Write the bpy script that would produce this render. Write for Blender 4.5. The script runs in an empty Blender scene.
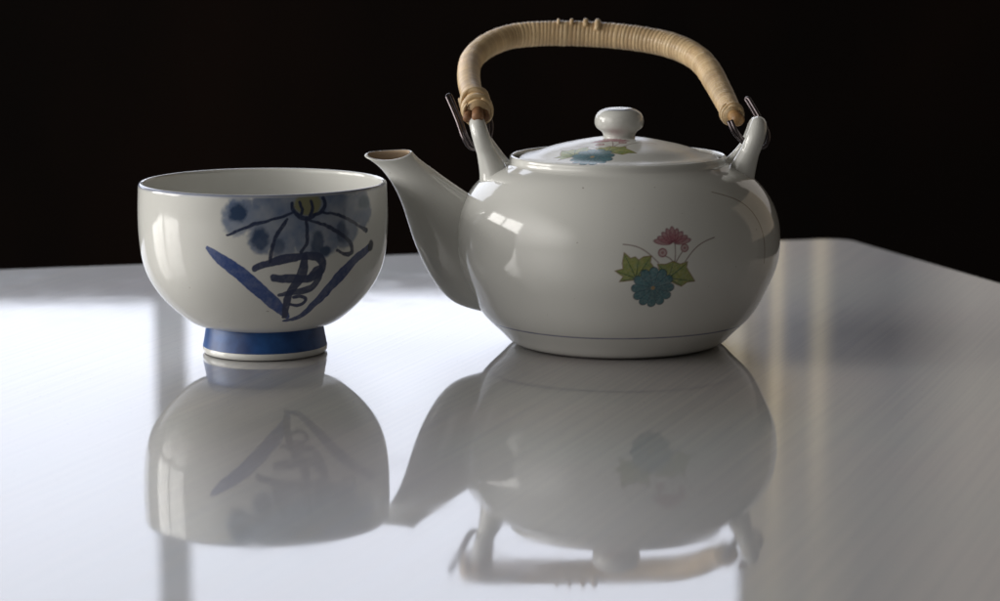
import bpy, math, random
import numpy as np
R = math.radians
C = bpy.context.scene.collection
sc = bpy.context.scene

# ------------------------------------------------------------------ camera
cd = bpy.data.cameras.new('camera'); cam = bpy.data.objects.new('camera', cd); C.objects.link(cam)
cam.location = (0, 0, .2017); cam.rotation_euler = (R(90 - 9.0), 0, 0)
cd.sensor_width = 36; cd.lens = 93.6; cd.clip_start = .01; cd.clip_end = 60
cd.dof.use_dof = True; cd.dof.focus_distance = 1.13; cd.dof.aperture_fstop = 11
sc.camera = cam

# ------------------------------------------------------------------ dim room light
w = bpy.data.worlds.new('World'); sc.world = w; w.use_nodes = True
w.node_tree.nodes['Background'].inputs[0].default_value = (1.0, .93, .82, 1)
w.node_tree.nodes['Background'].inputs[1].default_value = .055

# ------------------------------------------------------------------ window lamps
def lamp(name, loc, rot, sx, sy, radiance, color, spread=180):
    d = bpy.data.lights.new(name, 'AREA'); d.shape = 'RECTANGLE'; d.size = sx; d.size_y = sy
    d.energy = radiance * math.pi * sx * sy; d.color = color; d.spread = R(spread)
    o = bpy.data.objects.new(name, d); C.objects.link(o); o.location = loc; o.rotation_euler = rot
    return o
def back_lamp(name, x0, x1, z0, z1, rad, col):      # daylight openings in the far wall, facing the table
    return lamp(name, ((x0+x1)/2, 3.6, (z0+z1)/2), (R(-90), 0, 0), x1-x0, z1-z0, rad, col)
SKY = (.84, .88, 1.0)
back_lamp('window_light', -2.3, -.485, .372, 1.8, 2.2, SKY)
back_lamp('window_light', -.440, .285, .358, .60, 2.2, SKY)        # a curtain is drawn further across the lower part
back_lamp('window_light', -.440, .34, .602, 1.8, 2.2, SKY)
back_lamp('curtain_light', .288, .343, .34, .60, .55, (1, .86, .62))
back_lamp('added_bar_glow', -.484, -.441,   .36, 1.8, .28, (.9, .93, 1))  # added glow: the bar is no lamp, this lightens its reflection
# daylight coming dimly through drawn curtains beside the window, with two bright gaps between folds
cl = back_lamp('curtain_light', .345, 1.9, .27, 1.6, 1.25, (1, 1, 1))
cl.data.use_nodes = True; lt = cl.data.node_tree; em = lt.nodes['Emission']
ge = lt.nodes.new('ShaderNodeNewGeometry'); sx = lt.nodes.new('ShaderNodeSeparateXYZ'); lt.links.new(ge.outputs['Parametric'], sx.inputs[0])
def lramp(stops):
    r_ = lt.nodes.new('ShaderNodeValToRGB'); e_ = r_.color_ramp.elements
    for _ in range(len(stops)-2): e_.new(.5)
    for q_, (p_, c_) in zip(e_, stops): q_.position = p_; q_.color = (*c_, 1)
    return r_
def ux(x): return (x-.345)/1.555
folds = lramp([(ux(.345), (.20, .17, .12)), (ux(.375), (.20, .17, .13)), (ux(.388), (.60, .50, .34)), (ux(.400), (.24, .20, .15)), (ux(.432), (.20, .18, .15)),
               (ux(.446), (.46, .39, .28)), (ux(.468), (.17, .155, .14)), (ux(.56), (.12, .12, .13)), (ux(.66), (.30, .275, .25)), (1, (.34, .31, .28))])
low = lramp([(ux(.345), (.20, .16, .10)), (ux(.375), (.10, .09, .09)), (ux(.388), (.48, .40, .27)), (ux(.402), (.08, .08, .09)), (ux(.432), (.07, .07, .08)),
             (ux(.446), (.36, .31, .22)), (ux(.470), (.045, .045, .055)), (ux(.55), (.03, .03, .04)), (ux(.66), (.27, .25, .235)), (1, (.32, .29, .27))])
mixn = lt.nodes.new('ShaderNodeMixRGB'); mapr = None
def vz(z): return (1.6-z)/1.33
bands = lramp([(vz(z_), (g_, g_, g_)) for z_, g_ in ((1.6, .8), (.8, .85), (.55, 1), (.468, 1), (.452, .0), (.385, .0), (.345, .42), (.27, .5))])
lt.links.new(sx.outputs[0], folds.inputs['Fac']); lt.links.new(sx.outputs[0], low.inputs['Fac']); lt.links.new(sx.outputs[1], bands.inputs['Fac'])
lt.links.new(bands.outputs['Color'], mixn.inputs['Fac']); lt.links.new(low.outputs['Color'], mixn.inputs['Color1']); lt.links.new(folds.outputs['Color'], mixn.inputs['Color2'])
high = lramp([(ux(.345), (.22, .19, .155)), (ux(.39), (.27, .235, .18)), (ux(.42), (.20, .18, .155)), (ux(.455), (.23, .205, .17)), (ux(.52), (.15, .145, .14)), (ux(.66), (.28, .26, .24)), (1, (.34, .31, .28))])
fade = lramp([(vz(1.6), (1, 1, 1)), (vz(.72), (.9, .9, .9)), (vz(.50), (0, 0, 0)), (1, (0, 0, 0))]); mix2 = lt.nodes.new('ShaderNodeMixRGB')
lt.links.new(sx.outputs[0], high.inputs['Fac']); lt.links.new(sx.outputs[1], fade.inputs['Fac']); lt.links.new(fade.outputs['Color'], mix2.inputs['Fac'])
lt.links.new(mixn.outputs['Color'], mix2.inputs['Color1']); lt.links.new(high.outputs['Color'], mix2.inputs['Color2'])
lt.links.new(mix2.outputs['Color'], em.inputs['Color'])
lamp('warm_wall_light', (1.5, 2.3, .5), (R(90), 0, R(90)), 1.6, 1.0, .26, (1, .80, .58))
# side window to the left, two panes with a bar between them
def side_lamp(x, y, z, sx, sz, rad, col, yaw):
    return lamp('side_window_light', (x, y, z), (R(90), 0, R(yaw)), sx, sz, rad, col)
side_lamp(-2.0, 1.00, .55, .62, 1.0, 7.5, (1, .975, .93), 90)
pw = lamp('left_fill_light', (-2.9, -.6, 1.3), (R(90), 0, R(-90)), 7.5, 4.2, 2.7, (1, .97, .93))  # added soft fill from the left, in place of bounced room light
side_lamp(-2.0, 1.70, .55, .62, 1.0, 7.5, (1, .975, .93), 90)
for o in C.objects:
    if o.name.startswith('side_window'): o.rotation_euler = (R(90), 0, R(-90))

# the added fill lamp fades softly to nothing at its borders
pw.data.use_nodes = True; pt = pw.data.node_tree; pg = pt.nodes.new('ShaderNodeNewGeometry'); ps = pt.nodes.new('ShaderNodeSeparateXYZ')
pt.links.new(pg.outputs['Parametric'], ps.inputs[0]); pm = pt.nodes.new('ShaderNodeMath'); pm.operation = 'MULTIPLY'
for k_ in (0, 1):
    q_ = pt.nodes.new('ShaderNodeValToRGB'); q_.color_ramp.interpolation = 'EASE'; e_ = q_.color_ramp.elements
    e_[0].position = 0; e_[0].color = (0, 0, 0, 1); e_[1].position = 1; e_[1].color = (0, 0, 0, 1)
    m_ = e_.new(.5); m_.color = (1, 1, 1, 1); pt.links.new(ps.outputs[k_], q_.inputs['Fac']); pt.links.new(q_.outputs['Color'], pm.inputs[k_])
pt.links.new(pm.outputs[0], pt.nodes['Emission'].inputs['Strength'])

sc.view_settings.view_transform = 'Standard'; sc.view_settings.look = 'None'
sc.view_settings.exposure = 0; sc.view_settings.gamma = 1; sc.view_settings.use_curve_mapping = False

# ------------------------------------------------------------------ helpers
def spline(P, n):
    """natural cubic spline through P, n points evenly spaced"""
    P = np.array(P, float); d = np.r_[0, np.cumsum(np.sqrt((np.diff(P, axis=0)**2).sum(1)))]
    N = len(d); h = np.diff(d); A = np.zeros((N, N)); B = np.zeros((N, P.shape[1])); A[0, 0] = A[-1, -1] = 1
    for i in range(1, N-1):
        A[i, i-1] = h[i-1]; A[i, i] = 2*(h[i-1]+h[i]); A[i, i+1] = h[i]
        B[i] = 6*((P[i+1]-P[i])/h[i]-(P[i]-P[i-1])/h[i-1])
    M = np.linalg.solve(A, B); t = np.linspace(0, d[-1], n); k = np.clip(np.searchsorted(d, t, side='right')-1, 0, N-2)
    a = (d[k+1]-t)[:, None]; b = (t-d[k])[:, None]; H = h[k][:, None]
    return M[k]*a**3/(6*H)+M[k+1]*b**3/(6*H)+(P[k]/H-M[k]*H/6)*a+(P[k+1]/H-M[k+1]*H/6)*b
def chain(*segs):
    out = [segs[0]]
    for s in segs[1:]: out.append(s[1:])
    return np.vstack(out)
def link(name, me, mat=None, parent=None, loc=(0, 0, 0)):
    o = bpy.data.objects.new(name, me); C.objects.link(o); o.location = loc
    if mat: me.materials.append(mat)
    if parent: o.parent = parent
    return o
def grid_mesh(name, V, closed_u=True, flip=False, cap0=False, cap1=False):
    """V: rows x cols x 3 (metres). closed_u joins the last column to the first."""
    nr, nc = V.shape[:2]
    idx = np.arange(nr*nc).reshape(nr, nc)
    nxt = np.roll(idx, -1, axis=1) if closed_u else idx[:, 1:]
    cur = idx if closed_u else idx[:, :-1]
    q = np.stack([cur[:-1], nxt[:-1], nxt[1:], cur[1:]], -1).reshape(-1, 4)
    if flip: q = q[:, ::-1]
    faces = q.tolist()
    if cap0: faces.append(idx[0].tolist() if flip else idx[0][::-1].tolist())
    if cap1: faces.append(idx[-1][::-1].tolist() if flip else idx[-1].tolist())
    me = bpy.data.meshes.new(name)
    if cap0 or cap1:
        me.from_pydata(V.reshape(-1, 3).tolist(), [], faces)
    else:
        me.vertices.add(nr*nc); me.vertices.foreach_set('co', V.astype(np.float32).ravel())
        me.loops.add(len(q)*4); me.loops.foreach_set('vertex_index', q.astype(np.int32).ravel())
        me.polygons.add(len(q)); me.polygons.foreach_set('loop_start', np.arange(0, len(q)*4, 4, dtype=np.int32))
        me.polygons.foreach_set('loop_total', np.full(len(q), 4, dtype=np.int32))
        me.update(calc_edges=True)
    me.polygons.foreach_set('use_smooth', np.ones(len(me.polygons), dtype=bool)); me.update()
    return me
def revolve(name, prof, phis, flip=False):
    """prof in mm (r,z), phi = 0 faces the camera (-Y)"""
    r = np.maximum(prof[:, 0], .02)[:, None]/1000; z = prof[:, 1][:, None]/1000
    ph = phis[None, :]
    V = np.stack([r*np.sin(ph), -r*np.cos(ph), z+0*ph], -1)
    return grid_mesh(name, V, True, flip)
def phis(dense0, dense1, nd, ns):
    a, b = R(dense0), R(dense1)
    return np.r_[np.linspace(a, b, nd, endpoint=False), np.linspace(b, a+2*math.pi, ns, endpoint=False)]
def tube_V(path, rad, nseg=16, squash=None):
    """path mm -> rows of rings, parallel-transport frames"""
    P = np.array(path, float); n = len(P); T = np.gradient(P, axis=0); T /= np.linalg.norm(T, axis=1)[:, None]
    rad = np.broadcast_to(np.array(rad, float), (n,)) if np.ndim(rad) < 2 else rad
    u = np.cross(T[0], [0, 0, 1.]);
    if np.linalg.norm(u) < .1: u = np.cross(T[0], [0, 1., 0])
    u /= np.linalg.norm(u); rows = []; a = np.linspace(0, 2*math.pi, nseg, endpoint=False)
    for i in range(n):
        u = u - T[i]*(u@T[i]); u /= np.linalg.norm(u); v = np.cross(T[i], u)
        rr = rad[i]
        rows.append(P[i] + (np.cos(a)*rr)[:, None]*u + (np.sin(a)*rr)[:, None]*v)
    return np.array(rows)/1000
def tube(name, path, rad, mat, parent, nseg=16, cap=True, loc=(0, 0, 0)):
    V = tube_V(path, rad, nseg)
    return link(name, grid_mesh(name, V, True, False, cap, cap), mat, parent, loc)
def paint(o, rgb):
    a = o.data.color_attributes.new('paint', 'FLOAT_COLOR', 'POINT')
    a.data.foreach_set('color', np.c_[rgb, np.ones(len(rgb))].astype(np.float32).ravel())

# value noise for the brushwork (hand painted pigment pools unevenly)
rng = np.random.RandomState(7); NG = rng.rand(256, 256)
def vnoise(x, y):
    xi = np.floor(x).astype(int); yi = np.floor(y).astype(int); fx = x-xi; fy = y-yi
    fx = fx*fx*(3-2*fx); fy = fy*fy*(3-2*fy); g = lambda a, b: NG[a % 256, b % 256]
    return (g(xi, yi)*(1-fx)+g(xi+1, yi)*fx)*(1-fy)+(g(xi, yi+1)*(1-fx)+g(xi+1, yi+1)*fx)*fy
def fbm(x, y): return .5*vnoise(x, y)+.3*vnoise(2.1*x+9, 2.1*y)+.2*vnoise(4.3*x, 4.3*y+5)
def sstep(a, b, x): t = np.clip((x-a)/(b-a), 0, 1); return t*t*(3-2*t)
def stroke_d(u, v, pts):
    """signed distance to a polyline whose width varies along it; also the place along it"""
    P = np.array(pts, float)
    if len(P) > 2: P = np.c_[spline(P, max(24, 10*len(P)))]
    best = np.full(u.shape, 1e9); pos = np.zeros(u.shape); n = len(P)-1
    for i in range(n):
        ax, ay, aw = P[i]; bx, by, bw = P[i+1]; dx, dy = bx-ax, by-ay; L = dx*dx+dy*dy+1e-9
        t = np.clip(((u-ax)*dx+(v-ay)*dy)/L, 0, 1)
        d = np.hypot(u-ax-t*dx, v-ay-t*dy)-(aw+(bw-aw)*t)/2
        m = d < best; best = np.where(m, d, best); pos = np.where(m, (i+t)/n, pos)
    return best, pos
def poly_d(u, v, pts):
    P = np.array(pts, float); Q = np.roll(P, -1, axis=0); best = np.full(u.shape, 1e9); ins = np.zeros(u.shape, bool)
    for (ax, ay), (bx, by) in zip(P, Q):
        dx, dy = bx-ax, by-ay; t = np.clip(((u-ax)*dx+(v-ay)*dy)/(dx*dx+dy*dy+1e-9), 0, 1)
        best = np.minimum(best, np.hypot(u-ax-t*dx, v-ay-t*dy))
        c = ((ay > v) != (by > v)) & (u < (bx-ax)*(v-ay)/(by-ay+1e-12)+ax); ins ^= c
    return np.where(ins, -best, best)
def lay(rgb, a, col):
    return rgb*(1-a[:, None])+np.array(col)[None]*a[:, None]

# ------------------------------------------------------------------ materials
def mat(name, color=(.8, .8, .8), rough=.5, metal=0, coat=0, spec=.5, sss=0):
    m = bpy.data.materials.new(name); m.use_nodes = True; b = m.node_tree.nodes['Principled BSDF']
    b.inputs['Base Color'].default_value = (*color, 1); b.inputs['Roughness'].default_value = rough
    b.inputs['Metallic'].default_value = metal; b.inputs['Coat Weight'].default_value = coat
    b.inputs['Coat Roughness'].default_value = .03; b.inputs['Specular IOR Level'].default_value = spec
    if sss:
        b.inputs['Subsurface Weight'].default_value = sss; b.inputs['Subsurface Scale'].default_value = .003
        b.inputs['Subsurface Radius'].default_value = (1, .8, .6)
    return m, m.node_tree, b
def noise_bump(nt, b, scale, strength, dist, coord='Object', detail=3):
    tc = nt.nodes.new('ShaderNodeTexCoord'); n = nt.nodes.new('ShaderNodeTexNoise'); bp = nt.nodes.new('ShaderNodeBump')
    n.inputs['Scale'].default_value = scale; n.inputs['Detail'].default_value = detail
    bp.inputs['Strength'].default_value = strength; bp.inputs['Distance'].default_value = dist
    nt.links.new(tc.outputs[coord], n.inputs['Vector']); nt.links.new(n.outputs['Fac'], bp.inputs['Height'])
    nt.links.new(bp.outputs['Normal'], b.inputs['Normal']); return n, tc
GLAZE = (.735, .735, .70)
def porcelain(name, painted, base=GLAZE, rough=.10):
    m, nt, b = mat(name, base, rough, coat=.25, spec=.5, sss=.0)
    n, tc = noise_bump(nt, b, 38, .25, .0006)
    # tiny iron specks and a slight unevenness of the white body
    sp = nt.nodes.new('ShaderNodeTexNoise'); sp.inputs['Scale'].default_value = 420; sp.inputs['Detail'].default_value = 1
    rp = nt.nodes.new('ShaderNodeValToRGB'); rp.color_ramp.elements[0].position = .79; rp.color_ramp.elements[1].position = .83
    rp.color_ramp.elements[0].color = (0, 0, 0, 1); rp.color_ramp.elements[1].color = (.5, .5, .5, 1)
    tn = nt.nodes.new('ShaderNodeTexNoise'); tn.inputs['Scale'].default_value = 22
    mr = nt.nodes.new('ShaderNodeMapRange'); mr.inputs['To Min'].default_value = .93; mr.inputs['To Max'].default_value = 1.04
    ml = nt.nodes.new('ShaderNodeVectorMath'); ml.operation = 'SCALE'
    mx = nt.nodes.new('ShaderNodeMixRGB'); mx.inputs['Color2'].default_value = (.16, .11, .08, 1)
    for t in (sp, tn): nt.links.new(tc.outputs['Object'], t.inputs['Vector'])
    nt.links.new(sp.outputs['Fac'], rp.inputs['Fac']); nt.links.new(rp.outputs['Color'], mx.inputs['Fac'])
    nt.links.new(tn.outputs['Fac'], mr.inputs['Value']); nt.links.new(mr.outputs['Result'], ml.inputs['Scale'])
    if painted:
        at = nt.nodes.new('ShaderNodeVertexColor'); at.layer_name = 'paint'; nt.links.new(at.outputs['Color'], ml.inputs[0])
    else: ml.inputs[0].default_value = base
    nt.links.new(ml.outputs['Vector'], mx.inputs['Color1']); nt.links.new(mx.outputs['Color'], b.inputs['Base Color'])
    return m
M_PAINT = porcelain('painted_porcelain', True)
M_LID = porcelain('lid_porcelain', True, rough=.24); M_LID.node_tree.nodes['Principled BSDF'].inputs['Coat Weight'].default_value = 0
M_WHITE = porcelain('white_porcelain', False)
M_BISQUE, _nt, _b = mat('bisque', (.42, .31, .21), .8); noise_bump(_nt, _b, 300, .3, .0004)
def streaky(name, c1, c2, rough, scale, coat=0):
    m, nt, b = mat(name, c1, rough, coat=coat)
    n, tc = noise_bump(nt, b, scale, .35, .0005, detail=4)
    r = nt.nodes.new('ShaderNodeValToRGB'); r.color_ramp.elements[0].color = (*c1, 1); r.color_ramp.elements[1].color = (*c2, 1)
    r.color_ramp.elements[0].position = .35; r.color_ramp.elements[1].position = .68
    n2 = nt.nodes.new('ShaderNodeTexNoise'); n2.inputs['Scale'].default_value = 90; n2.inputs['Detail'].default_value = 4
    nt.links.new(tc.outputs['Object'], n2.inputs['Vector']); nt.links.new(n2.outputs['Fac'], r.inputs['Fac'])
    nt.links.new(r.outputs['Color'], b.inputs['Base Color']); return m
M_CANE = streaky('cane_wrap', (.56, .39, .20), (.76, .58, .36), 0.45, 260, .08)
M_CANEW, nt, b = mat('cane_strands', (.6, .42, .24), .42, coat=.08)
at = nt.nodes.new('ShaderNodeVertexColor'); at.layer_name = 'paint'
n, tc = noise_bump(nt, b, 420, .5, .0005, detail=4); n2 = nt.nodes.new('ShaderNodeTexNoise'); n2.inputs['Scale'].default_value = 60; n2.inputs['Detail'].default_value = 5
mr = nt.nodes.new('ShaderNodeMapRange'); mr.inputs['From Min'].default_value = .3; mr.inputs['From Max'].default_value = .7; mr.inputs['To Min'].default_value = .72; mr.inputs['To Max'].default_value = 1.12
vm = nt.nodes.new('ShaderNodeVectorMath'); vm.operation = 'SCALE'
nt.links.new(tc.outputs['Object'], n2.inputs['Vector']); nt.links.new(n2.outputs['Fac'], mr.inputs['Value']); nt.links.new(mr.outputs['Result'], vm.inputs['Scale'])
nt.links.new(at.outputs['Color'], vm.inputs[0]); nt.links.new(vm.outputs['Vector'], b.inputs['Base Color'])
M_CANEEND = streaky('cut_cane', (.13, .055, .025), (.30, .15, .07), .6, 400)
M_STICK = streaky('bare_cane', (.30, .16, .06), (.52, .32, .14), .5, 400)
M_WIRE, _nt, _b = mat('steel_wire', (.13, .11, .115), .32, 1); noise_bump(_nt, _b, 500, .3, .0003)
M_BLUE = streaky('cobalt_band', (.007, .040, .16), (.024, .105, .33), .38, 60, 0)

# table: pale laminate with a high gloss and fine slanting hairlines
M_TABLE, nt, b = mat('gloss_laminate', (.3, .3, .3), .38, spec=.6, coat=1)
tc = nt.nodes.new('ShaderNodeTexCoord')
def tex(scale, rot, sx, sy, detail=2):
    mp = nt.nodes.new('ShaderNodeMapping'); mp.vector_type = 'TEXTURE'
    mp.inputs['Rotation'].default_value = (0, 0, R(rot)); mp.inputs['Scale'].default_value = (sx, sy, 1)
    n = nt.nodes.new('ShaderNodeTexNoise'); n.inputs['Scale'].default_value = scale; n.inputs['Detail'].default_value = detail
    nt.links.new(tc.outputs['Object'], mp.inputs['Vector']); nt.links.new(mp.outputs['Vector'], n.inputs['Vector']); return n
hair = tex(520, -20, 1, 120, 2)        # fine hairlines running away to the right
cloud = tex(9, 0, 1, 1, 3)
scr = tex(60, 0, 1, 1, 4)
ramp = nt.nodes.new('ShaderNodeValToRGB'); e = ramp.color_ramp.elements
e[0].position = .32; e[0].color = (.42, .418, .43, 1); e[1].position = .68; e[1].color = (.52, .50, .49, 1)
nt.links.new(hair.outputs['Fac'], ramp.inputs['Fac'])
cr = nt.nodes.new('ShaderNodeValToRGB'); e = cr.color_ramp.elements
e[0].position = .3; e[0].color = (1.0, .955, .96, 1); e[1].position = .7; e[1].color = (.95, 1.0, .985, 1)
nt.links.new(cloud.outputs['Fac'], cr.inputs['Fac'])
mul = nt.nodes.new('ShaderNodeMixRGB'); mul.blend_type = 'MULTIPLY'; mul.inputs['Fac'].default_value = 1
nt.links.new(ramp.outputs['Color'], mul.inputs['Color1']); nt.links.new(cr.outputs['Color'], mul.inputs['Color2'])
dust = tex(900, 0, 1, 1, 0); dr = nt.nodes.new('ShaderNodeValToRGB'); e = dr.color_ramp.elements
e[0].position = .80; e[0].color = (0, 0, 0, 1); e[1].position = .84; e[1].color = (.7, .7, .7, 1)
nt.links.new(dust.outputs['Fac'], dr.inputs['Fac'])
mx = nt.nodes.new('ShaderNodeMixRGB'); mx.inputs['Color2'].default_value = (.12, .10, .10, 1)
nt.links.new(dr.outputs['Color'], mx.inputs['Fac']); nt.links.new(mul.outputs['Color'], mx.inputs['Color1'])
nt.links.new(mx.outputs['Color'], b.inputs['Base Color'])
nt.links.new(cr.outputs['Color'], b.inputs['Specular Tint'])
rr = nt.nodes.new('ShaderNodeMapRange'); rr.inputs['From Min'].default_value = .3; rr.inputs['From Max'].default_value = .75
rr.inputs['To Min'].default_value = .026; rr.inputs['To Max'].default_value = .05
nt.links.new(scr.outputs['Fac'], rr.inputs['Value']); nt.links.new(rr.outputs['Result'], b.inputs['Coat Roughness'])
r2 = nt.nodes.new('ShaderNodeMapRange'); r2.inputs['From Min'].default_value = .3; r2.inputs['From Max'].default_value = .7
r2.inputs['To Min'].default_value = .38; r2.inputs['To Max'].default_value = .46
nt.links.new(hair.outputs['Fac'], r2.inputs['Value']); nt.links.new(r2.outputs['Result'], b.inputs['Roughness'])
sm = tex(26, 0, 1, 1, 5); sm.inputs['Distortion'].default_value = 1.2          # wiped smudges
add = nt.nodes.new('ShaderNodeMath'); add.operation = 'MULTIPLY_ADD'; smr = nt.nodes.new('ShaderNodeMapRange')
smr.inputs['From Min'].default_value = .52; smr.inputs['From Max'].default_value = .75; smr.inputs['To Max'].default_value = .035
nt.links.new(sm.outputs['Fac'], smr.inputs['Value']); add.inputs[1].default_value = 1
nt.links.new(rr.outputs['Result'], add.inputs[0]); nt.links.new(smr.outputs['Result'], add.inputs[2]); nt.links.new(add.outputs[0], b.inputs['Coat Roughness'])
b1 = nt.nodes.new('ShaderNodeBump'); b1.inputs['Strength'].default_value = .06; b1.inputs['Distance'].default_value = .0001
b2 = nt.nodes.new('ShaderNodeBump'); b2.inputs['Strength'].default_value = .04; b2.inputs['Distance'].default_value = .0006
nt.links.new(hair.outputs['Fac'], b1.inputs['Height']); nt.links.new(cloud.outputs['Fac'], b2.inputs['Height'])
nt.links.new(b2.outputs['Normal'], b1.inputs['Normal']); nt.links.new(b1.outputs['Normal'], b.inputs['Normal']); nt.links.new(b2.outputs['Normal'], b.inputs['Coat Normal'])
M_EDGE, _nt, _b = mat('edge_band', (.16, .155, .16), .35); noise_bump(_nt, _b, 200, .2, .0004)

# dark stained wall beyond the table
M_WALL, nt, b = mat('dark_wall', (.012, .008, .006), .8, spec=.1)
tc = nt.nodes.new('ShaderNodeTexCoord'); mp = nt.nodes.new('ShaderNodeMapping'); mp.inputs['Scale'].default_value = (1.6, 1, .9)
n = nt.nodes.new('ShaderNodeTexNoise'); n.inputs['Scale'].default_value = 1.1; n.inputs['Detail'].default_value = 4
r = nt.nodes.new('ShaderNodeValToRGB'); r.color_ramp.elements[0].color = (.0018, .0012, .001, 1); r.color_ramp.elements[1].color = (.010, .0045, .0026, 1)
r.color_ramp.elements[0].position = .35; r.color_ramp.elements[1].position = .7
nt.links.new(tc.outputs['Object'], mp.inputs['Vector']); nt.links.new(mp.outputs['Vector'], n.inputs['Vector'])
nt.links.new(n.outputs['Fac'], r.inputs['Fac']); nt.links.new(r.outputs['Color'], b.inputs['Base Color'])

# ------------------------------------------------------------------ setting
def box_mesh(name, x0, x1, y0, y1, z0, z1):
    v = [(x, y, z) for z in (z0, z1) for y in (y0, y1) for x in (x0, x1)]
    f = [(0, 2, 3, 1), (4, 5, 7, 6), (0, 1, 5, 4), (1, 3, 7, 5), (3, 2, 6, 7), (2, 0, 4, 6)]
    me = bpy.data.meshes.new(name); me.from_pydata(v, [], f); return me
wall = link('wall', box_mesh('wall', -6, 6, 3.66, 3.8, -1.2, 3.6), M_WALL); wall['kind'] = 'structure'

# ------------------------------------------------------------------ table
tbl = bpy.data.objects.new('table', None); C.objects.link(tbl); tbl.location = (0, 1.13, -.75)
tbl['label'] = 'pale grey glossy laminate table top with a rounded far corner, under the bowl and teapot'
tbl['category'] = 'table'
def table_outline(inset=0):
    """far edge from left, rounded far right corner, right edge, then round the camera side"""
    A = np.array([-.2681, 1.3798]); B = np.array([.1956, 1.5049]); D = np.array([.2046, 1.4975]); E = np.array([.259, 1.3314])
    d1 = (B-A)/np.linalg.norm(B-A); d2 = (E-D)/np.linalg.norm(E-D)
    M = np.array([d1, -d2]).T; t = np.linalg.solve(M, D-A); K = A+d1*t[0]
    rc = .016; th = math.acos(float(d1@d2)); L = rc*math.tan(th/2)
    p0 = K-d1*L; p1 = K+d2*L; n = np.array([d1[1], -d1[0]]); c = p0+n*rc
    a0 = math.atan2(*(p0-c)[::-1]); a1 = math.atan2(*(p1-c)[::-1])
    if a1 > a0: a1 -= 2*math.pi
    arc = [c+rc*np.array([math.cos(a), math.sin(a)]) for a in np.linspace(a0, a1, 14)]
    P = [A-d1*.62]+arc+[K+d2*1.05, K+d2*1.05-d1*1.15+np.array([0, 0])]
    return [tuple(p) for p in P]
out = table_outline(); cx = sum(p[0] for p in out)/len(out); cy = sum(p[1] for p in out)/len(out)
import bmesh
def slab(name, pts, z0, z1, bev, m):
    bm = bmesh.new(); vs = [bm.verts.new((x, y-1.13, z1+.75)) for x, y in pts]; f = bm.faces.new(vs)
    if f.normal.z < 0: f.normal_flip()
    ex = bmesh.ops.extrude_face_region(bm, geom=[f])
    for v in [g for g in ex['geom'] if isinstance(g, bmesh.types.BMVert)]: v.co.z += z0-z1
    bmesh.ops.recalc_face_normals(bm, faces=bm.faces)
    top = [e for e in bm.edges if all(abs(v.co.z-(z1+.75)) < 1e-6 for v in e.verts)]
    if bev: bmesh.ops.bevel(bm, geom=top, offset=bev, segments=3, affect='EDGES', profile=.5)
    me = bpy.data.meshes.new(name); bm.to_mesh(me); bm.free(); return link(name, me, m, tbl)
slab('tabletop', out, -.003, 0.0, .0008, M_TABLE)
slab('edge_band', [((x-cx)*.9985+cx, (y-cy)*.9985+cy) for x, y in out], -.030, -.0032, 0, M_EDGE)

# ------------------------------------------------------------------ tea bowl
bowl = bpy.data.objects.new('tea_bowl', None); C.objects.link(bowl); bowl.location = (-.1037, 1.1309, .0004)
bowl['label'] = 'white porcelain tea bowl with blue brush-painted flower and cobalt blue foot'
bowl['category'] = 'tea bowl'
BOWL = [(25.4, 12), (30, 13.0), (36.5, 17.0), (45.2, 25.5), (51.6, 36.5), (54.0, 48), (54.6, 60), (54.2, 73.6)]
outer = spline(BOWL, 330)
lip = np.array([(54.1, 74.2), (53.8, 74.8), (53.2, 75.1), (52.6, 75.0), (52.2, 74.5)])
inner = spline([(52.0, 73.8), (52.3, 60), (51.6, 48), (49.0, 38), (43.4, 28.5), (35.5, 21), (26, 17.2), (14, 15.6), (0, 15.2)], 90)
prof = chain(outer, np.vstack([outer[-1:], lip]), np.vstack([lip[-1:], inner]))
ph = phis(-40, 84, 520, 150)
bb = link('bowl_body', revolve('bowl_body', prof, ph), M_PAINT, bowl)
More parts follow.
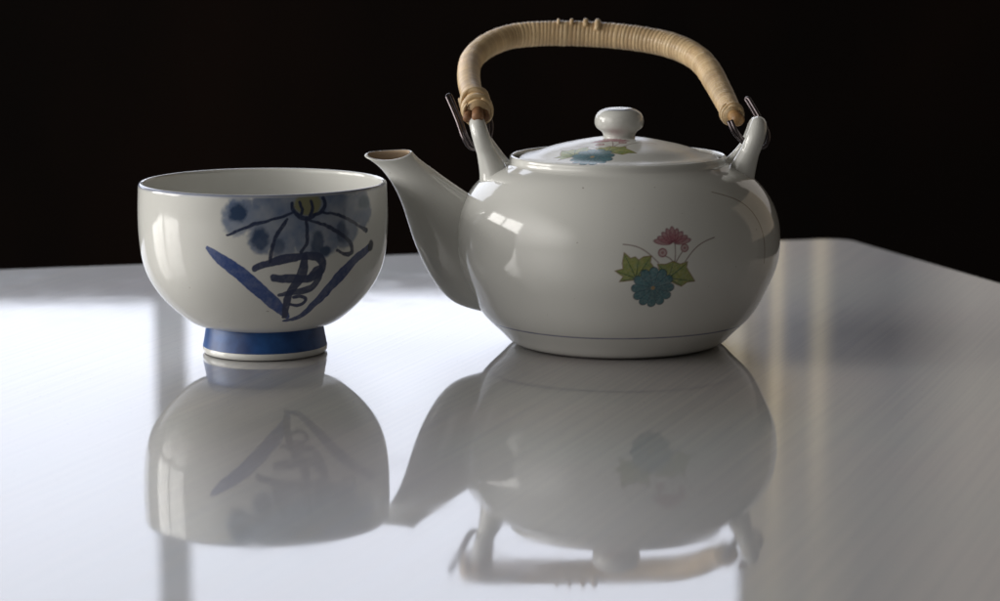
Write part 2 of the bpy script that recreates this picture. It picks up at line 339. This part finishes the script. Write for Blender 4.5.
S = dict(
    wash=[(-5.2, 68.0, 7.72, 8.23), (4.5, 58.5, 6.17, 7.72), (9.3, 66.2, 15.44, 8.23), (13.2, 57.2, 7.2, 7.72), (22.4, 67.7, 15.44, 11.32), (23.1, 56.9, 6.17, 7.2), (31.8, 56.2, 8.75, 7.72), (41.2, 59.5, 8.23, 8.23), (40.0, 68.0, 15.44, 8.75), (54.3, 68.1, 6.17, 8.23), (28.6, 72.2, 24.7, 5.15), (6.6, 73.1, 7.2, 4.12)],
    dark=[(-5.7, 68.7, 4.63, 4.32), (3.7, 58.0, 4.32, 5.35), (10.8, 54.3, 3.6, 4.63), (28.4, 55.5, 3.6, 5.15), (32.0, 51.8, 3.09, 2.57), (41.2, 58.5, 3.91, 5.15), (55.2, 70.5, 4.63, 3.6)],
    L1=[(-10.3, 59.4, 0.62), (-2.3, 62.9, 0.82), (6.4, 65.7, 0.82), (14.4, 67.5, 0.72), (18.2, 68.4, 0.62)],
    L2=[(15.3, 66.0, 0.72), (11.2, 61.2, 0.93), (8.8, 55.5, 1.03), (7.6, 48.5, 0.93)],
    L3=[(23.3, 65.7, 0.82), (23.6, 59.7, 0.93), (23.1, 54.8, 1.03), (21.1, 51.8, 0.93)],
    L4=[(24.3, 65.1, 0.72), (32.8, 62.1, 0.93), (41.2, 57.5, 1.03), (46.5, 52.0, 1.13), (46.8, 49.7, 1.13), (42.7, 49.3, 0.93), (38.1, 51.3, 0.82)],
    L5=[(30.8, 68.2, 0.72), (37.6, 66.7, 0.82), (46.5, 63.0, 0.93), (53.1, 59.5, 0.93), (56.4, 58.1, 1.44)],
    C1=[(17.5, 72.7, 0.82), (18.0, 69.4, 1.03), (20.7, 66.4, 1.13), (24.3, 65.9, 1.03), (27.4, 67.2, 0.82)],
    C2=[(20.7, 73.1, 0.72), (21.6, 70.1, 0.82), (21.1, 67.7, 0.72)],
    C3=[(26.0, 73.4, 0.93), (26.2, 69.9, 1.03), (24.8, 67.1, 0.93)],
    C4=[(31.5, 74.0, 0.93), (32.5, 70.9, 1.03), (30.6, 68.2, 1.03), (26.5, 67.2, 0.82)],
    leafL=[(-19.7, 53.6, 1.03), (-14.6, 49.8, 2.47), (-5.7, 43.4, 3.29), (4.0, 33.8, 3.5), (13.2, 24.6, 2.78), (18.0, 18.7, 1.65)],
    leafR=[(16.3, 16.1, 0.62), (24.5, 18.2, 1.85), (30.1, 24.9, 2.47), (37.1, 35.2, 2.78), (48.7, 45.6, 2.57), (57.9, 50.2, 2.06)],
    tip=[(60.2, 51.0, 2.6, 2.7)],
    Z1=[(0.8, 45.6, 2.06), (8.1, 47.7, 2.68), (17.0, 49.3, 2.68), (24.3, 50.0, 2.47), (29.6, 48.5, 2.88), (31.1, 44.3, 2.88), (26.9, 40.9, 2.68), (17.3, 40.2, 2.68), (9.1, 40.8, 2.06)],
    Z2=[(24.8, 40.6, 1.85), (29.4, 44.0, 2.26), (29.4, 38.7, 2.68), (22.1, 34.2, 2.47), (12.0, 32.4, 1.44)],
    Z3=[(19.2, 30.9, 1.23), (23.1, 31.3, 1.44), (25.5, 29.2, 1.44), (22.8, 26.4, 1.44), (18.0, 27.1, 1.13)],
    Z4=[(23.1, 49.8, 2.06), (21.4, 41.8, 3.09), (17.8, 35.5, 2.68), (16.1, 27.2, 2.68), (16.3, 19.3, 2.26)])
arc = np.r_[0, np.cumsum(np.hypot(*np.diff(prof, axis=0).T))]
U, Vv = np.meshgrid(ph*55.0, arc); U = U.ravel(); Vv = Vv.ravel()
n_out = len(outer)*len(ph)
rgb = np.tile(np.array(GLAZE), (len(U), 1))
u, v = U[:n_out], Vv[:n_out]; c = rgb[:n_out].copy()
sel = (u > -27) & (u < 74)
uu, vv = u[sel], v[sel]; cc = c[sel]
wob = (fbm(uu*.16, vv*.16)-.5); uw = uu+wob*1.6; vw = vv+(fbm(uu*.16+40, vv*.16)-.5)*1.5
wash = np.zeros(len(uu))
for (x, y, a, b_) in S['wash']:
    q = np.sqrt(((uw-x)/a)**2+((vw-y)/b_)**2)+.45*(fbm(uu*.22+7, vv*.22)-.5); wash = np.maximum(wash, 1-sstep(.80, 1.12, q))
tone = fbm(uu*.16+3, vv*.16)
cc = lay(cc, np.clip(wash*(.60+.42*tone), 0, .95), (.120, .175, .295))
for k, (x, y, a, b_) in enumerate(S['dark']):
    q = np.sqrt(((uw-x)/a)**2+((vw-y)/b_)**2)+.5*(fbm(uu*.3, vv*.3)-.5); al = (1-sstep(.62, 1.12, q))*(1.15, 1.05, .7, 1.0, 1.1, .8, .7)[k]*(.7+.5*tone)
    cc = lay(cc, np.clip(al, 0, 1), (.035, .065, .135) if k != 6 else (.05, .10, .14))
q = np.sqrt(((uw-24.5)/6.6)**2+((vw-71.8)/5.2)**2); cc = lay(cc, (1-sstep(.8, 1.08, q))*.9, (.24, .235, .11))
for key, amt, col in [('leafL', .93, (.010, .052, .235)), ('leafR', .93, (.014, .040, .165)),
                      ('Z1', .97, (.020, .034, .100)), ('Z2', .93, (.020, .034, .100)), ('Z3', .97, (.018, .03, .10)), ('Z4', .95, (.018, .030, .095))]:
    d, pos = stroke_d(uw, vw, [(x, y, q_*{'l': 1.9, 'Z': 1.38}[key[0]]) for x, y, q_ in S[key]]); e = 1-sstep(-.22, .18, d)
    dens = .90+.2*fbm(uu*.5+pos*3, vv*.5)+.10*np.exp(-(d/.35)**2)
    cc = lay(cc, np.clip(e*dens*amt, 0, .97), col)
for key in ('L1', 'L2', 'L3', 'L4', 'L5', 'C1', 'C2', 'C3', 'C4'):
    d, pos = stroke_d(uw, vw, [(x, y, q_*1.6) for x, y, q_ in S[key]]); e = 1-sstep(-.18, .18, d); cc = lay(cc, np.clip(e*(.75+.4*fbm(uu, vv)), 0, .96), (.014, .026, .075))
x, y, a, b_ = S['tip'][0]; q = np.sqrt(((uw-x)/a)**2+((vw-y)/b_)**2); cc = lay(cc, (1-sstep(.7, 1.1, q))*.95, (.008, .012, .035))
c[sel] = cc; rgb[:n_out] = c
aL = arc[len(outer)-1]
edge = np.exp(-((Vv-(aL+1.2))/.85)**2)                      # thin blue line run round the lip
rgb = lay(rgb, edge*(.62+.35*fbm(U*.08, Vv*0+2)), (.07, .11, .26))
paint(bb, rgb)
foot = chain(spline([(25.3, 13.2), (25.6, 12.0), (26.6, 6.5), (27.3, 2.9)], 24))
link('foot_band', revolve('foot_band', foot, phis(0, 180, 64, 64), True), M_BLUE, bowl)
ring = np.array([(27.0, 3.0), (27.35, 2.8), (27.4, 1.0), (26.9, .15), (26.6, 0), (25, 0), (24.4, .5), (24.0, 4), (23.5, 11), (20, 12.8), (8, 13.4), (0, 13.5)])
link('foot_ring', revolve('foot_ring', ring, phis(0, 180, 64, 64), False), M_WHITE, bowl)

# ------------------------------------------------------------------ teapot
pot = bpy.data.objects.new('teapot', None); C.objects.link(pot); pot.location = (.0526, 1.154, .0004)
pot['label'] = 'round white porcelain teapot with small flower spray and cane-wrapped handle leaning back'
pot['category'] = 'teapot'
POT = [(45.3, .3), (47.6, 1.2), (51.4, 4.6), (60.0, 13.2), (67.3, 26), (71.4, 36.6), (72.5, 46.7), (71.6, 56), (67.6, 65.8), (61.5, 73.2), (55.2, 77.8), (50.2, 80.2)]
outer = spline(POT, 400)
collar = spline([(50.2, 80.2), (48.9, 81.0), (48.4, 82.2), (48.3, 83.4), (47.9, 84.1), (47.2, 84.3), (46.5, 83.9), (46.3, 82.6)], 40)
inner = spline([(46.3, 82.6), (46.5, 80.5), (50, 78), (58, 70), (67, 58), (69, 46), (66, 30), (57, 14), (43, 4.5), (20, 4), (0, 4)], 60)
bot = np.array([(0, 3), (41, 3), (42, .8), (43, .1), (44.8, .05), (45.3, .3)])
prof = chain(bot, outer, collar, inner); nb = len(bot)-1
ph = phis(-25, 75, 330, 190)
pb = link('pot_body', revolve('pot_body', prof, ph), M_PAINT, pot)

def posy(u, v, rgb, s=1.0, bright=1.0):
    """the printed flower spray; u, v in mm from the middle of the blue flower"""
    u = u/s; v = v/s
    k = .0752
    def P(l): return [((a-320)*k, (415-b2)*k) for a, b2 in l]
    def W(l, wd): return [(x, y, wd) for x, y in P(l)]
    def B(c3): return tuple(np.array(c3)*bright)
    for pts in ([(150, 162), (230, 178), (290, 215), (345, 268)], [(500, 268), (545, 212), (600, 172), (690, 143)],
                [(440, 160), (442, 215), (438, 275)], [(385, 232), (415, 250), (432, 272)], [(482, 212), (462, 240), (446, 268)]):
        d, _ = stroke_d(u, v, W(pts, .42)); rgb = lay(rgb, (1-sstep(-.12, .22, d))*.75, B((.20, .10, .09)))
    for j, (pts, hub, tips) in enumerate([
        ([(215, 365), (130, 375), (150, 345), (105, 312), (150, 300), (145, 270), (155, 208), (190, 240), (215, 232), (235, 250), (262, 232), (305, 228), (300, 265), (318, 290), (285, 325)], (222, 355), [(155, 215), (112, 314), (135, 370), (300, 235), (232, 250)]),
        ([(400, 350), (352, 318), (340, 275), (385, 278), (430, 262), (470, 280), (515, 268), (510, 300), (525, 325), (568, 385), (520, 388), (487, 412), (450, 395), (420, 378)], (405, 358), [(350, 282), (430, 268), (512, 275), (560, 384), (488, 408)])]):
        p = P(pts); d = poly_d(u, v, p); ins = 1-sstep(-.15, .15, d)
        g = fbm(u*.6+20*j, v*.6); c = np.array(B((.13, .25, .030)))[None]*(1-g[:, None])+np.array(B((.42, .40, .045)))[None]*g[:, None]
        rgb = rgb*(1-ins[:, None]*.93)+c*ins[:, None]*.93
        hx, hy = P([hub])[0]
        for tx, ty in P(tips):
            dd, _ = stroke_d(u, v, [(hx, hy, .45), (tx, ty, .12)]); rgb = lay(rgb, (1-sstep(-.1, .2, dd))*ins*.9, B((.015, .09, .03)))
        rim = np.exp(-(d/.22)**2); rgb = lay(rgb, rim*.85, B((.26, .13, .03)))
    fx, fy = P([(430, 160)])[0]                     # pink flower, petals fanned upward
    for a, L, wd in [(172, 8.2, 2.5), (8, 8.0, 2.5), (158, 7.0, 2.5), (22, 7.0, 2.5), (135, 6.4, 2.6), (45, 6.4, 2.6), (112, 6.6, 2.4), (68, 6.4, 2.4), (90, 6.9, 2.5)]:
        ca, sa = math.cos(R(a)), math.sin(R(a)); x = (u-fx)*ca+(v-fy)*sa; y = -(u-fx)*sa+(v-fy)*ca
        q = np.sqrt(((x-L*.55)/(L*.45))**2+(y/(wd*.5))**2); ins = 1-sstep(.9, 1.08, q)
        rgb = lay(rgb, ins*.8, B((.46, .17, .21))); rgb = lay(rgb, np.exp(-((q-1)/.13)**2)*.75, B((.24, .045, .085)))
    for bx, by, br in [(368, 212, 1.9), (497, 190, 1.75)]:
        x0, y0 = P([(bx, by)])[0]; q = np.hypot(u-x0, v-y0)/br
        rgb = lay(rgb, (1-sstep(.85, 1.1, q))*.6, B((.46, .20, .22))); rgb = lay(rgb, np.exp(-((q-.9)/.16)**2)*.85, B((.30, .05, .09)))
        rgb = lay(rgb, (1-sstep(.2, .4, q))*.7, B((.34, .07, .1)))
    r = np.hypot(u, v); th = np.arctan2(v, u); N = 12       # blue chrysanthemum, 12 petals
    lobe = 9.2*(.80+.20*np.abs(np.cos(th*N/2))**.55); ins = 1-sstep(-.2, .15, r-lobe)
    t = fbm(u*.5, v*.5); c = np.array(B((.035, .165, .205)))[None]*(.75+.6*t[:, None])
    rgb = rgb*(1-ins[:, None]*.95)+c*ins[:, None]*.95
    gap = np.exp(-((np.abs(np.sin((th+math.pi/N)*N/2-math.pi/2*0))*0+np.abs(np.cos(th*N/2)))*r/.95)**2)*(r > 1.3)
    rgb = lay(rgb, gap*ins*.75, B((.008, .030, .055))); rgb = lay(rgb, np.exp(-((r-lobe)/.28)**2)*.8, B((.01, .035, .06)))
    mid = np.exp(-((np.abs(np.sin(th*N/2))*r)/.55)**2)*(r > 2)*(r < 8); rgb = lay(rgb, mid*ins*.28, B((.02, .06, .10)))
    rgb = lay(rgb, 1-sstep(.75, 1.05, r), B((.42, .28, .12)))
    g0 = np.array(GLAZE)[None]; ink = (.82+.25*fbm(u*1.7+5, v*1.7))[:, None]; rgb = g0+(rgb-g0)*np.clip(ink, 0, 1)
    return rgb
arc = np.r_[0, np.cumsum(np.hypot(*np.diff(prof, axis=0).T))]; arc -= arc[nb]
U, Vv = np.meshgrid(ph, arc); U = U.ravel(); Vv = Vv.ravel()
rgb = np.tile(np.array(GLAZE), (len(U), 1))
mum_phi, mum_s = .169, 44.2
du = (U-mum_phi)*70.9; dv = Vv-mum_s
sel = (np.abs(du) < 34) & (np.abs(dv) < 32)
rgb[sel] = posy(du[sel], dv[sel], rgb[sel], 1.0, .74)
d, _ = stroke_d(U*66, Vv, [(43.9, 85.6, .35), (52.9, 82.0, .4), (60.2, 77.1, .45), (64.8, 69.9, .45), (67.4, 60.9, .45), (68.2, 50.1, .3)])
rgb = lay(rgb, (1-sstep(-.2, .3, d))*.85, (.20, .12, .07))  # brown arc: edge of a warm reflection painted into the glaze colour
zl = 17.0
rgb = lay(rgb, np.exp(-((Vv-zl-.12*np.sin(U*5))/.48)**2)*(.62+.35*fbm(U*9, Vv*0)), (.05, .06, .20))         # thin blue line round the foot
paint(pb, rgb)

# spout: loft of oval sections, lower-left edge A and upper-right edge Cc in the pot's own x,z (mm)
SP = [(-113.0, 83.4, -91.4, 84.6, 7.2), (-107.3, 79.4, -88.4, 82.0, 7.4), (-101.0, 71.6, -83.3, 78.4, 8.4), (-96.5, 62.1, -76.6, 73.6, 10.0), (-92.9, 50.9, -68.1, 67.8, 11.6), (-88.5, 39.1, -58.9, 61.5, 13.2), (-81.7, 26.6, -49.9, 52.7, 14.8), (-72.9, 17.8, -40.9, 41.8, 15.4), (-61.6, 14.0, -34.1, 30.0, 15.5)]
sp = spline(SP, 90); a = np.linspace(0, 2*math.pi, 72, endpoint=False)
def spout_rings(sp, shrink=0):
    rows = []
    for i, (ax, az, bx, bz, hw) in enumerate(sp):
        mx, mz = (ax+bx)/2, (az+bz)/2; hx, hz = (bx-ax)/2, (bz-az)/2; L = math.hypot(hx, hz); k = 1-shrink/L
        ca = np.cos(a); sa = np.sin(a); t = math.exp(-i/7.0)
        # lip: near edge dips, far edge rises
        rows.append(np.stack([mx+hx*k*ca, -(hw-shrink)*sa, mz+hz*k*ca-t*1.5*sa*(hw/7.2)+t*.5*np.cos(2*a)], -1))
    return np.array(rows)/1000
Vo = spout_rings(sp); Vi = spout_rings(sp[:60], 1.9); Vl = spout_rings(sp[:1], .9); Vl[..., 2] += .0006; Vl2 = spout_rings(sp[:1], .3); Vl2[..., 2] += .00035
V = np.concatenate([Vi[::-1], Vl, Vl2, Vo]); link('spout', grid_mesh('spout', V, True, False), M_WHITE, pot)
Vb = np.concatenate([spout_rings(sp[:40], 2.0)[::-1], spout_rings(sp[:1], 1.3)+np.array([0, 0, .00058])])
link('spout_mouth', grid_mesh('spout_mouth', Vb, True, False), M_BISQUE, pot)

# ears that the handle hangs from: loops of clay, thick front leg, thinner back leg
def ear(pts):
    p = spline([q[:3] for q in pts], 60); r = np.interp(np.linspace(0, 1, 60), np.linspace(0, 1, len(pts)), [q[3] for q in pts])
    return tube('ear', p, r, M_WHITE, pot, 28)
ear([(-53.5, -6.5, 68.7, 9.0), (-55.7, -6.5, 77.6, 6.2), (-58.8, -6.5, 86.5, 4.3), (-61.9, -5.5, 95.8, 3.8), (-62.8, -1.0, 98.9, 3.5), (-59.8, 5.5, 91.6, 3.0), (-53.9, 8.0, 82.4, 3.2), (-49.0, 8.0, 74.3, 4.4)])
ear([(51.7, -7.0, 68.8, 8.5), (54.7, -7.0, 77.7, 6.0), (58.1, -7.0, 86.6, 4.4), (61.1, -6.0, 94.9, 4.2), (61.8, -1.0, 97.6, 3.9), (57.5, 6.0, 88.0, 2.8), (52.0, 9.0, 80.9, 2.8), (46.3, 9.0, 74.2, 4)])

# lid
lid = link('lid', None, None, pot) if False else None
LID = [(45.2, 81.9), (44.2, 83.1), (40, 84.6), (32, 87.2), (22, 89.7), (12, 91.6), (0, 92.4)]
lp = chain(np.array([(0, 81), (43, 81), (45, 81.2), (45.2, 81.9)]), spline(LID, 170))
lph = phis(-85, 60, 330, 120)
lid = link('lid', revolve('lid', lp, lph), M_LID, pot, (.0004, 0, 0))
U, rr_ = np.meshgrid(lph, lp[:, 0]); zz = np.repeat(lp[:, 1][:, None], len(lph), 1)
X = (rr_*np.sin(U)).ravel(); Y = (-rr_*np.cos(U)).ravel(); zz = zz.ravel()
rgb = np.tile(np.array(GLAZE), (len(X), 1)); topm = zz > 83
rgb[topm] = posy((X[topm]+13.0)*.94, (Y[topm]+31.5)*1.0, rgb[topm], .98, .9)
paint(lid, rgb)
kn = spline([(8.4, 90.6), (7.2, 92.2), (7.5, 94), (10.2, 96.4), (11.0, 99.4), (10.0, 102.5), (7.0, 104.6), (3.5, 105.3), (0, 105.5)], 70)
knob = link('knob', revolve('knob', kn, phis(0, 180, 48, 48)), M_PAINT, lid)
krgb = np.tile(np.array(GLAZE), (len(knob.data.vertices), 1)); kr = np.repeat(kn[:, 0], 96); kz = np.repeat(kn[:, 1], 96)
paint(knob, lay(krgb, np.exp(-((kr-6.6)/.9)**2)*(kz > 100)*.6, (.10, .14, .30)))

# handle: bamboo core bound with cane, leaning back; path in mm from the pot's base
H = [(-62.4, 2.0, 103.1), (-63.8, 12.0, 106.3), (-65.3, 22.0, 109.5), (-66.8, 37.0, 114.3), (-66.9, 51.0, 118.8), (-64.8, 67.0, 123.4), (-60.2, 78.0, 126.9), (-54.0, 88.0, 129.6), (-47.8, 94.0, 131.2), (-38.2, 98.0, 132.2), (-23.8, 99.0, 132.6), (-4.6, 98.0, 132.0), (9.6, 95.0, 130.8), (23.7, 89.0, 128.8), (32.7, 82.0, 126.4), (40.2, 73.0, 122.5), (44.1, 63.0, 118.5), (47.2, 48.0, 112.6), (49.8, 29.0, 106.3), (51.9, 11.0, 100.5)]
NP = 1400; hpth = spline(H, NP); hl = np.r_[0, np.cumsum(np.linalg.norm(np.diff(hpth, axis=0), axis=1))]; tt = hl/hl[-1]
handle = bpy.data.objects.new('handle', None); C.objects.link(handle); handle.parent = pot
base_r = np.interp(tt, [0, .04, .10, .2, .35, .5, .7, .85, .96, 1], [5.6, 5.5, 5.2, 5.3, 5.7, 6.0, 6.0, 5.6, 4.9, 4.5])
P = hpth; T = np.gradient(P, axis=0); T /= np.linalg.norm(T, axis=1)[:, None]
PN = np.cross([1, 0, 0], [0, .106, .030]); PN = PN/np.linalg.norm(PN)      # normal of the plane the bow lies in
if PN[2] < 0: PN = -PN
Bn = np.cross(T, PN)                                                      # in-plane, across the handle
nseg = 40; aa = np.linspace(0, 2*math.pi, nseg, endpoint=False)
amp = np.interp(tt, [0, .10, .22, .34, .6, .95, 1], [.06, .05, .12, .36, .42, .26, .10])
pitch = 2.05; wobble = .25*np.sin(hl*.31)+.2*np.sin(hl*.83+1)
phase = (hl+wobble)[:, None]/pitch+aa[None, :]/(2*math.pi)                # one helical strand
fr = phase % 1; strand = np.sqrt(np.clip(1-(2*fr-1)**2, 0, 1))
k = np.floor(phase).astype(int); jit = (np.sin(k*12.9898)*43758.5 % 1)
rad = base_r[:, None]+amp[:, None]*(strand-.6)*(1+.0*jit)+amp[:, None]*.45*(jit-.5)
V = P[:, None, :]+rad[..., None]*(np.cos(aa)[None, :, None]*PN[None, None, :]+np.sin(aa)[None, :, None]*Bn[:, None, :])
cw = link('cane_wrapping', grid_mesh('cane_wrapping', V/1000, True, False, True, True), M_CANEW, handle)
tone = np.array([(.76, .55, .31)])+(jit.ravel()[:, None]-.5)*np.array([(.16, .15, .10)])      # strands differ in tone
joint = np.clip(1-strand.ravel()/.55, 0, 1)*np.clip(amp[:, None]/.3+0*aa, 0, 1).ravel()          # darker colour in the joints between strands
paint(cw, lay(tone, joint*.6, (.16, .085, .035)))
def loop_at(i, r, wd, a0=0, a1=2*math.pi, slope=0, name='cane_binding', m=None, lift=0, n=44):
    """a strand of cane laid round the handle at path index i"""
    th = np.linspace(a0, a1, n); ii = np.clip((i+slope*(th-a0)/(2*math.pi)).astype(int), 0, NP-1)
    p = P[ii]+(r+lift*np.sin((th-a0)/(a1-a0)*math.pi))[:, None]*(np.cos(th)[:, None]*PN+np.sin(th)[:, None]*Bn[ii])
    w_ = wd*np.interp(np.linspace(0, 1, n), [0, .06, .94, 1], [.35, 1, 1, .35])
    return tube(name, p, w_, m or M_CANE, handle, 10)
rnd = random.Random(3)
for j, (pos, r, wd, sl) in enumerate([(.006, 5.9, 1.35, 14), (.022, 6.1, 1.35, -16), (.038, 5.9, 1.3, 18), (.050, 5.7, 1.15, -24), (.034, 6.3, .9, 60), (.020, 6.35, .8, -55)]):
    loop_at(int(pos*NP), r, wd, .3+j, .3+j+2*math.pi*1.03, sl)
# knots on top of the bow
def idx_near(x, lo=.3, hi=.8): s_ = np.arange(int(lo*NP), int(hi*NP)); return int(s_[np.abs(P[s_, 0]-x).argmin()])
vd = np.array([0, -.99, .12])
def ang_of(i, dvec): return math.atan2(float(Bn[i]@dvec), float(PN@dvec))
for x, wd, half in ((-24.5, .8, .45), (-18.2, .95, .5), (-11.6, 1.25, .65), (-5.8, 1.45, .95)):
    i = idx_near(x); at = ang_of(i, np.array([0, -.25, 1.0])); af = ang_of(i, np.array([0, -1., 0]))
    sgn = 1 if math.sin(af-at) > 0 else -1
    loop_at(i, 5.9, wd, at-sgn*.35, at+sgn*half, 8, 'cane_knot', lift=.7, n=20)
# core ends showing under the binding
def stub(p0, p1, r, m, name='core_end'):
    p = np.linspace(p0, p1, 8); rr2 = np.array([r*.7, r, r, r, r, r, r, r]); return tube(name, p, rr2, m, handle, 18)
stub((-62.4, -6.2, 101.0), (-62.6, 3, 103.4), 2.7, M_CANEEND)
stub((-67.2, -3.4, 100.2), (-66.2, 4, 103.0), 2.1, M_CANEEND)
stub((-58.8, -2.5, 100.4), (-59.7, 4, 103.0), 1.9, M_CANEEND)
stub((54.1, 4.0, 98.9), (51.9, 12.5, 101.1), 3.0, M_STICK)
for i, r, wd in ((NP-10, 4.6, .8), (NP-24, 4.85, .8)): loop_at(i, r, wd, .5, .5+2*math.pi, 8)

# steel wire hooks: a hairpin each, through the ear and up beside the handle end
def hook(pts, off):
    p = spline(pts, 60); o = np.array(off)*.5
    tip = p[0]; d = (p[0]-p[1])/np.linalg.norm(p[0]-p[1])
    arc_ = [tip+o*math.cos(t)+d*np.linalg.norm(o)*math.sin(t) for t in np.linspace(0, math.pi, 12)]
    path = np.vstack([(p+o)[::-1], arc_[1:-1], p-o]); return tube('wire_hook', path, .85, M_WIRE, handle, 14)
hook([(-75.5, 14.0, 108.8), (-72.7, 9.0, 103.0), (-70.0, 4.0, 96.7), (-67.3, 0.0, 90.3), (-64.2, 1.0, 87.1), (-59.7, 2.0, 88.8), (-57.1, 4.0, 94.4), (-58.0, 5.0, 100.2), (-60.2, 5.0, 103.3)], (1.5, 1.4, .5))
hook([(58.8, 14.0, 107.5), (61.7, 10.0, 102.4), (64.5, 6.0, 97.4), (66.4, 2.0, 91.5), (64.5, 0.0, 87.7), (59.6, 0.0, 87.7), (54.9, -2.0, 91.0), (51.2, -3.0, 95.5), (49.6, -1.0, 99.4)], (1.2, -1.6, .5))
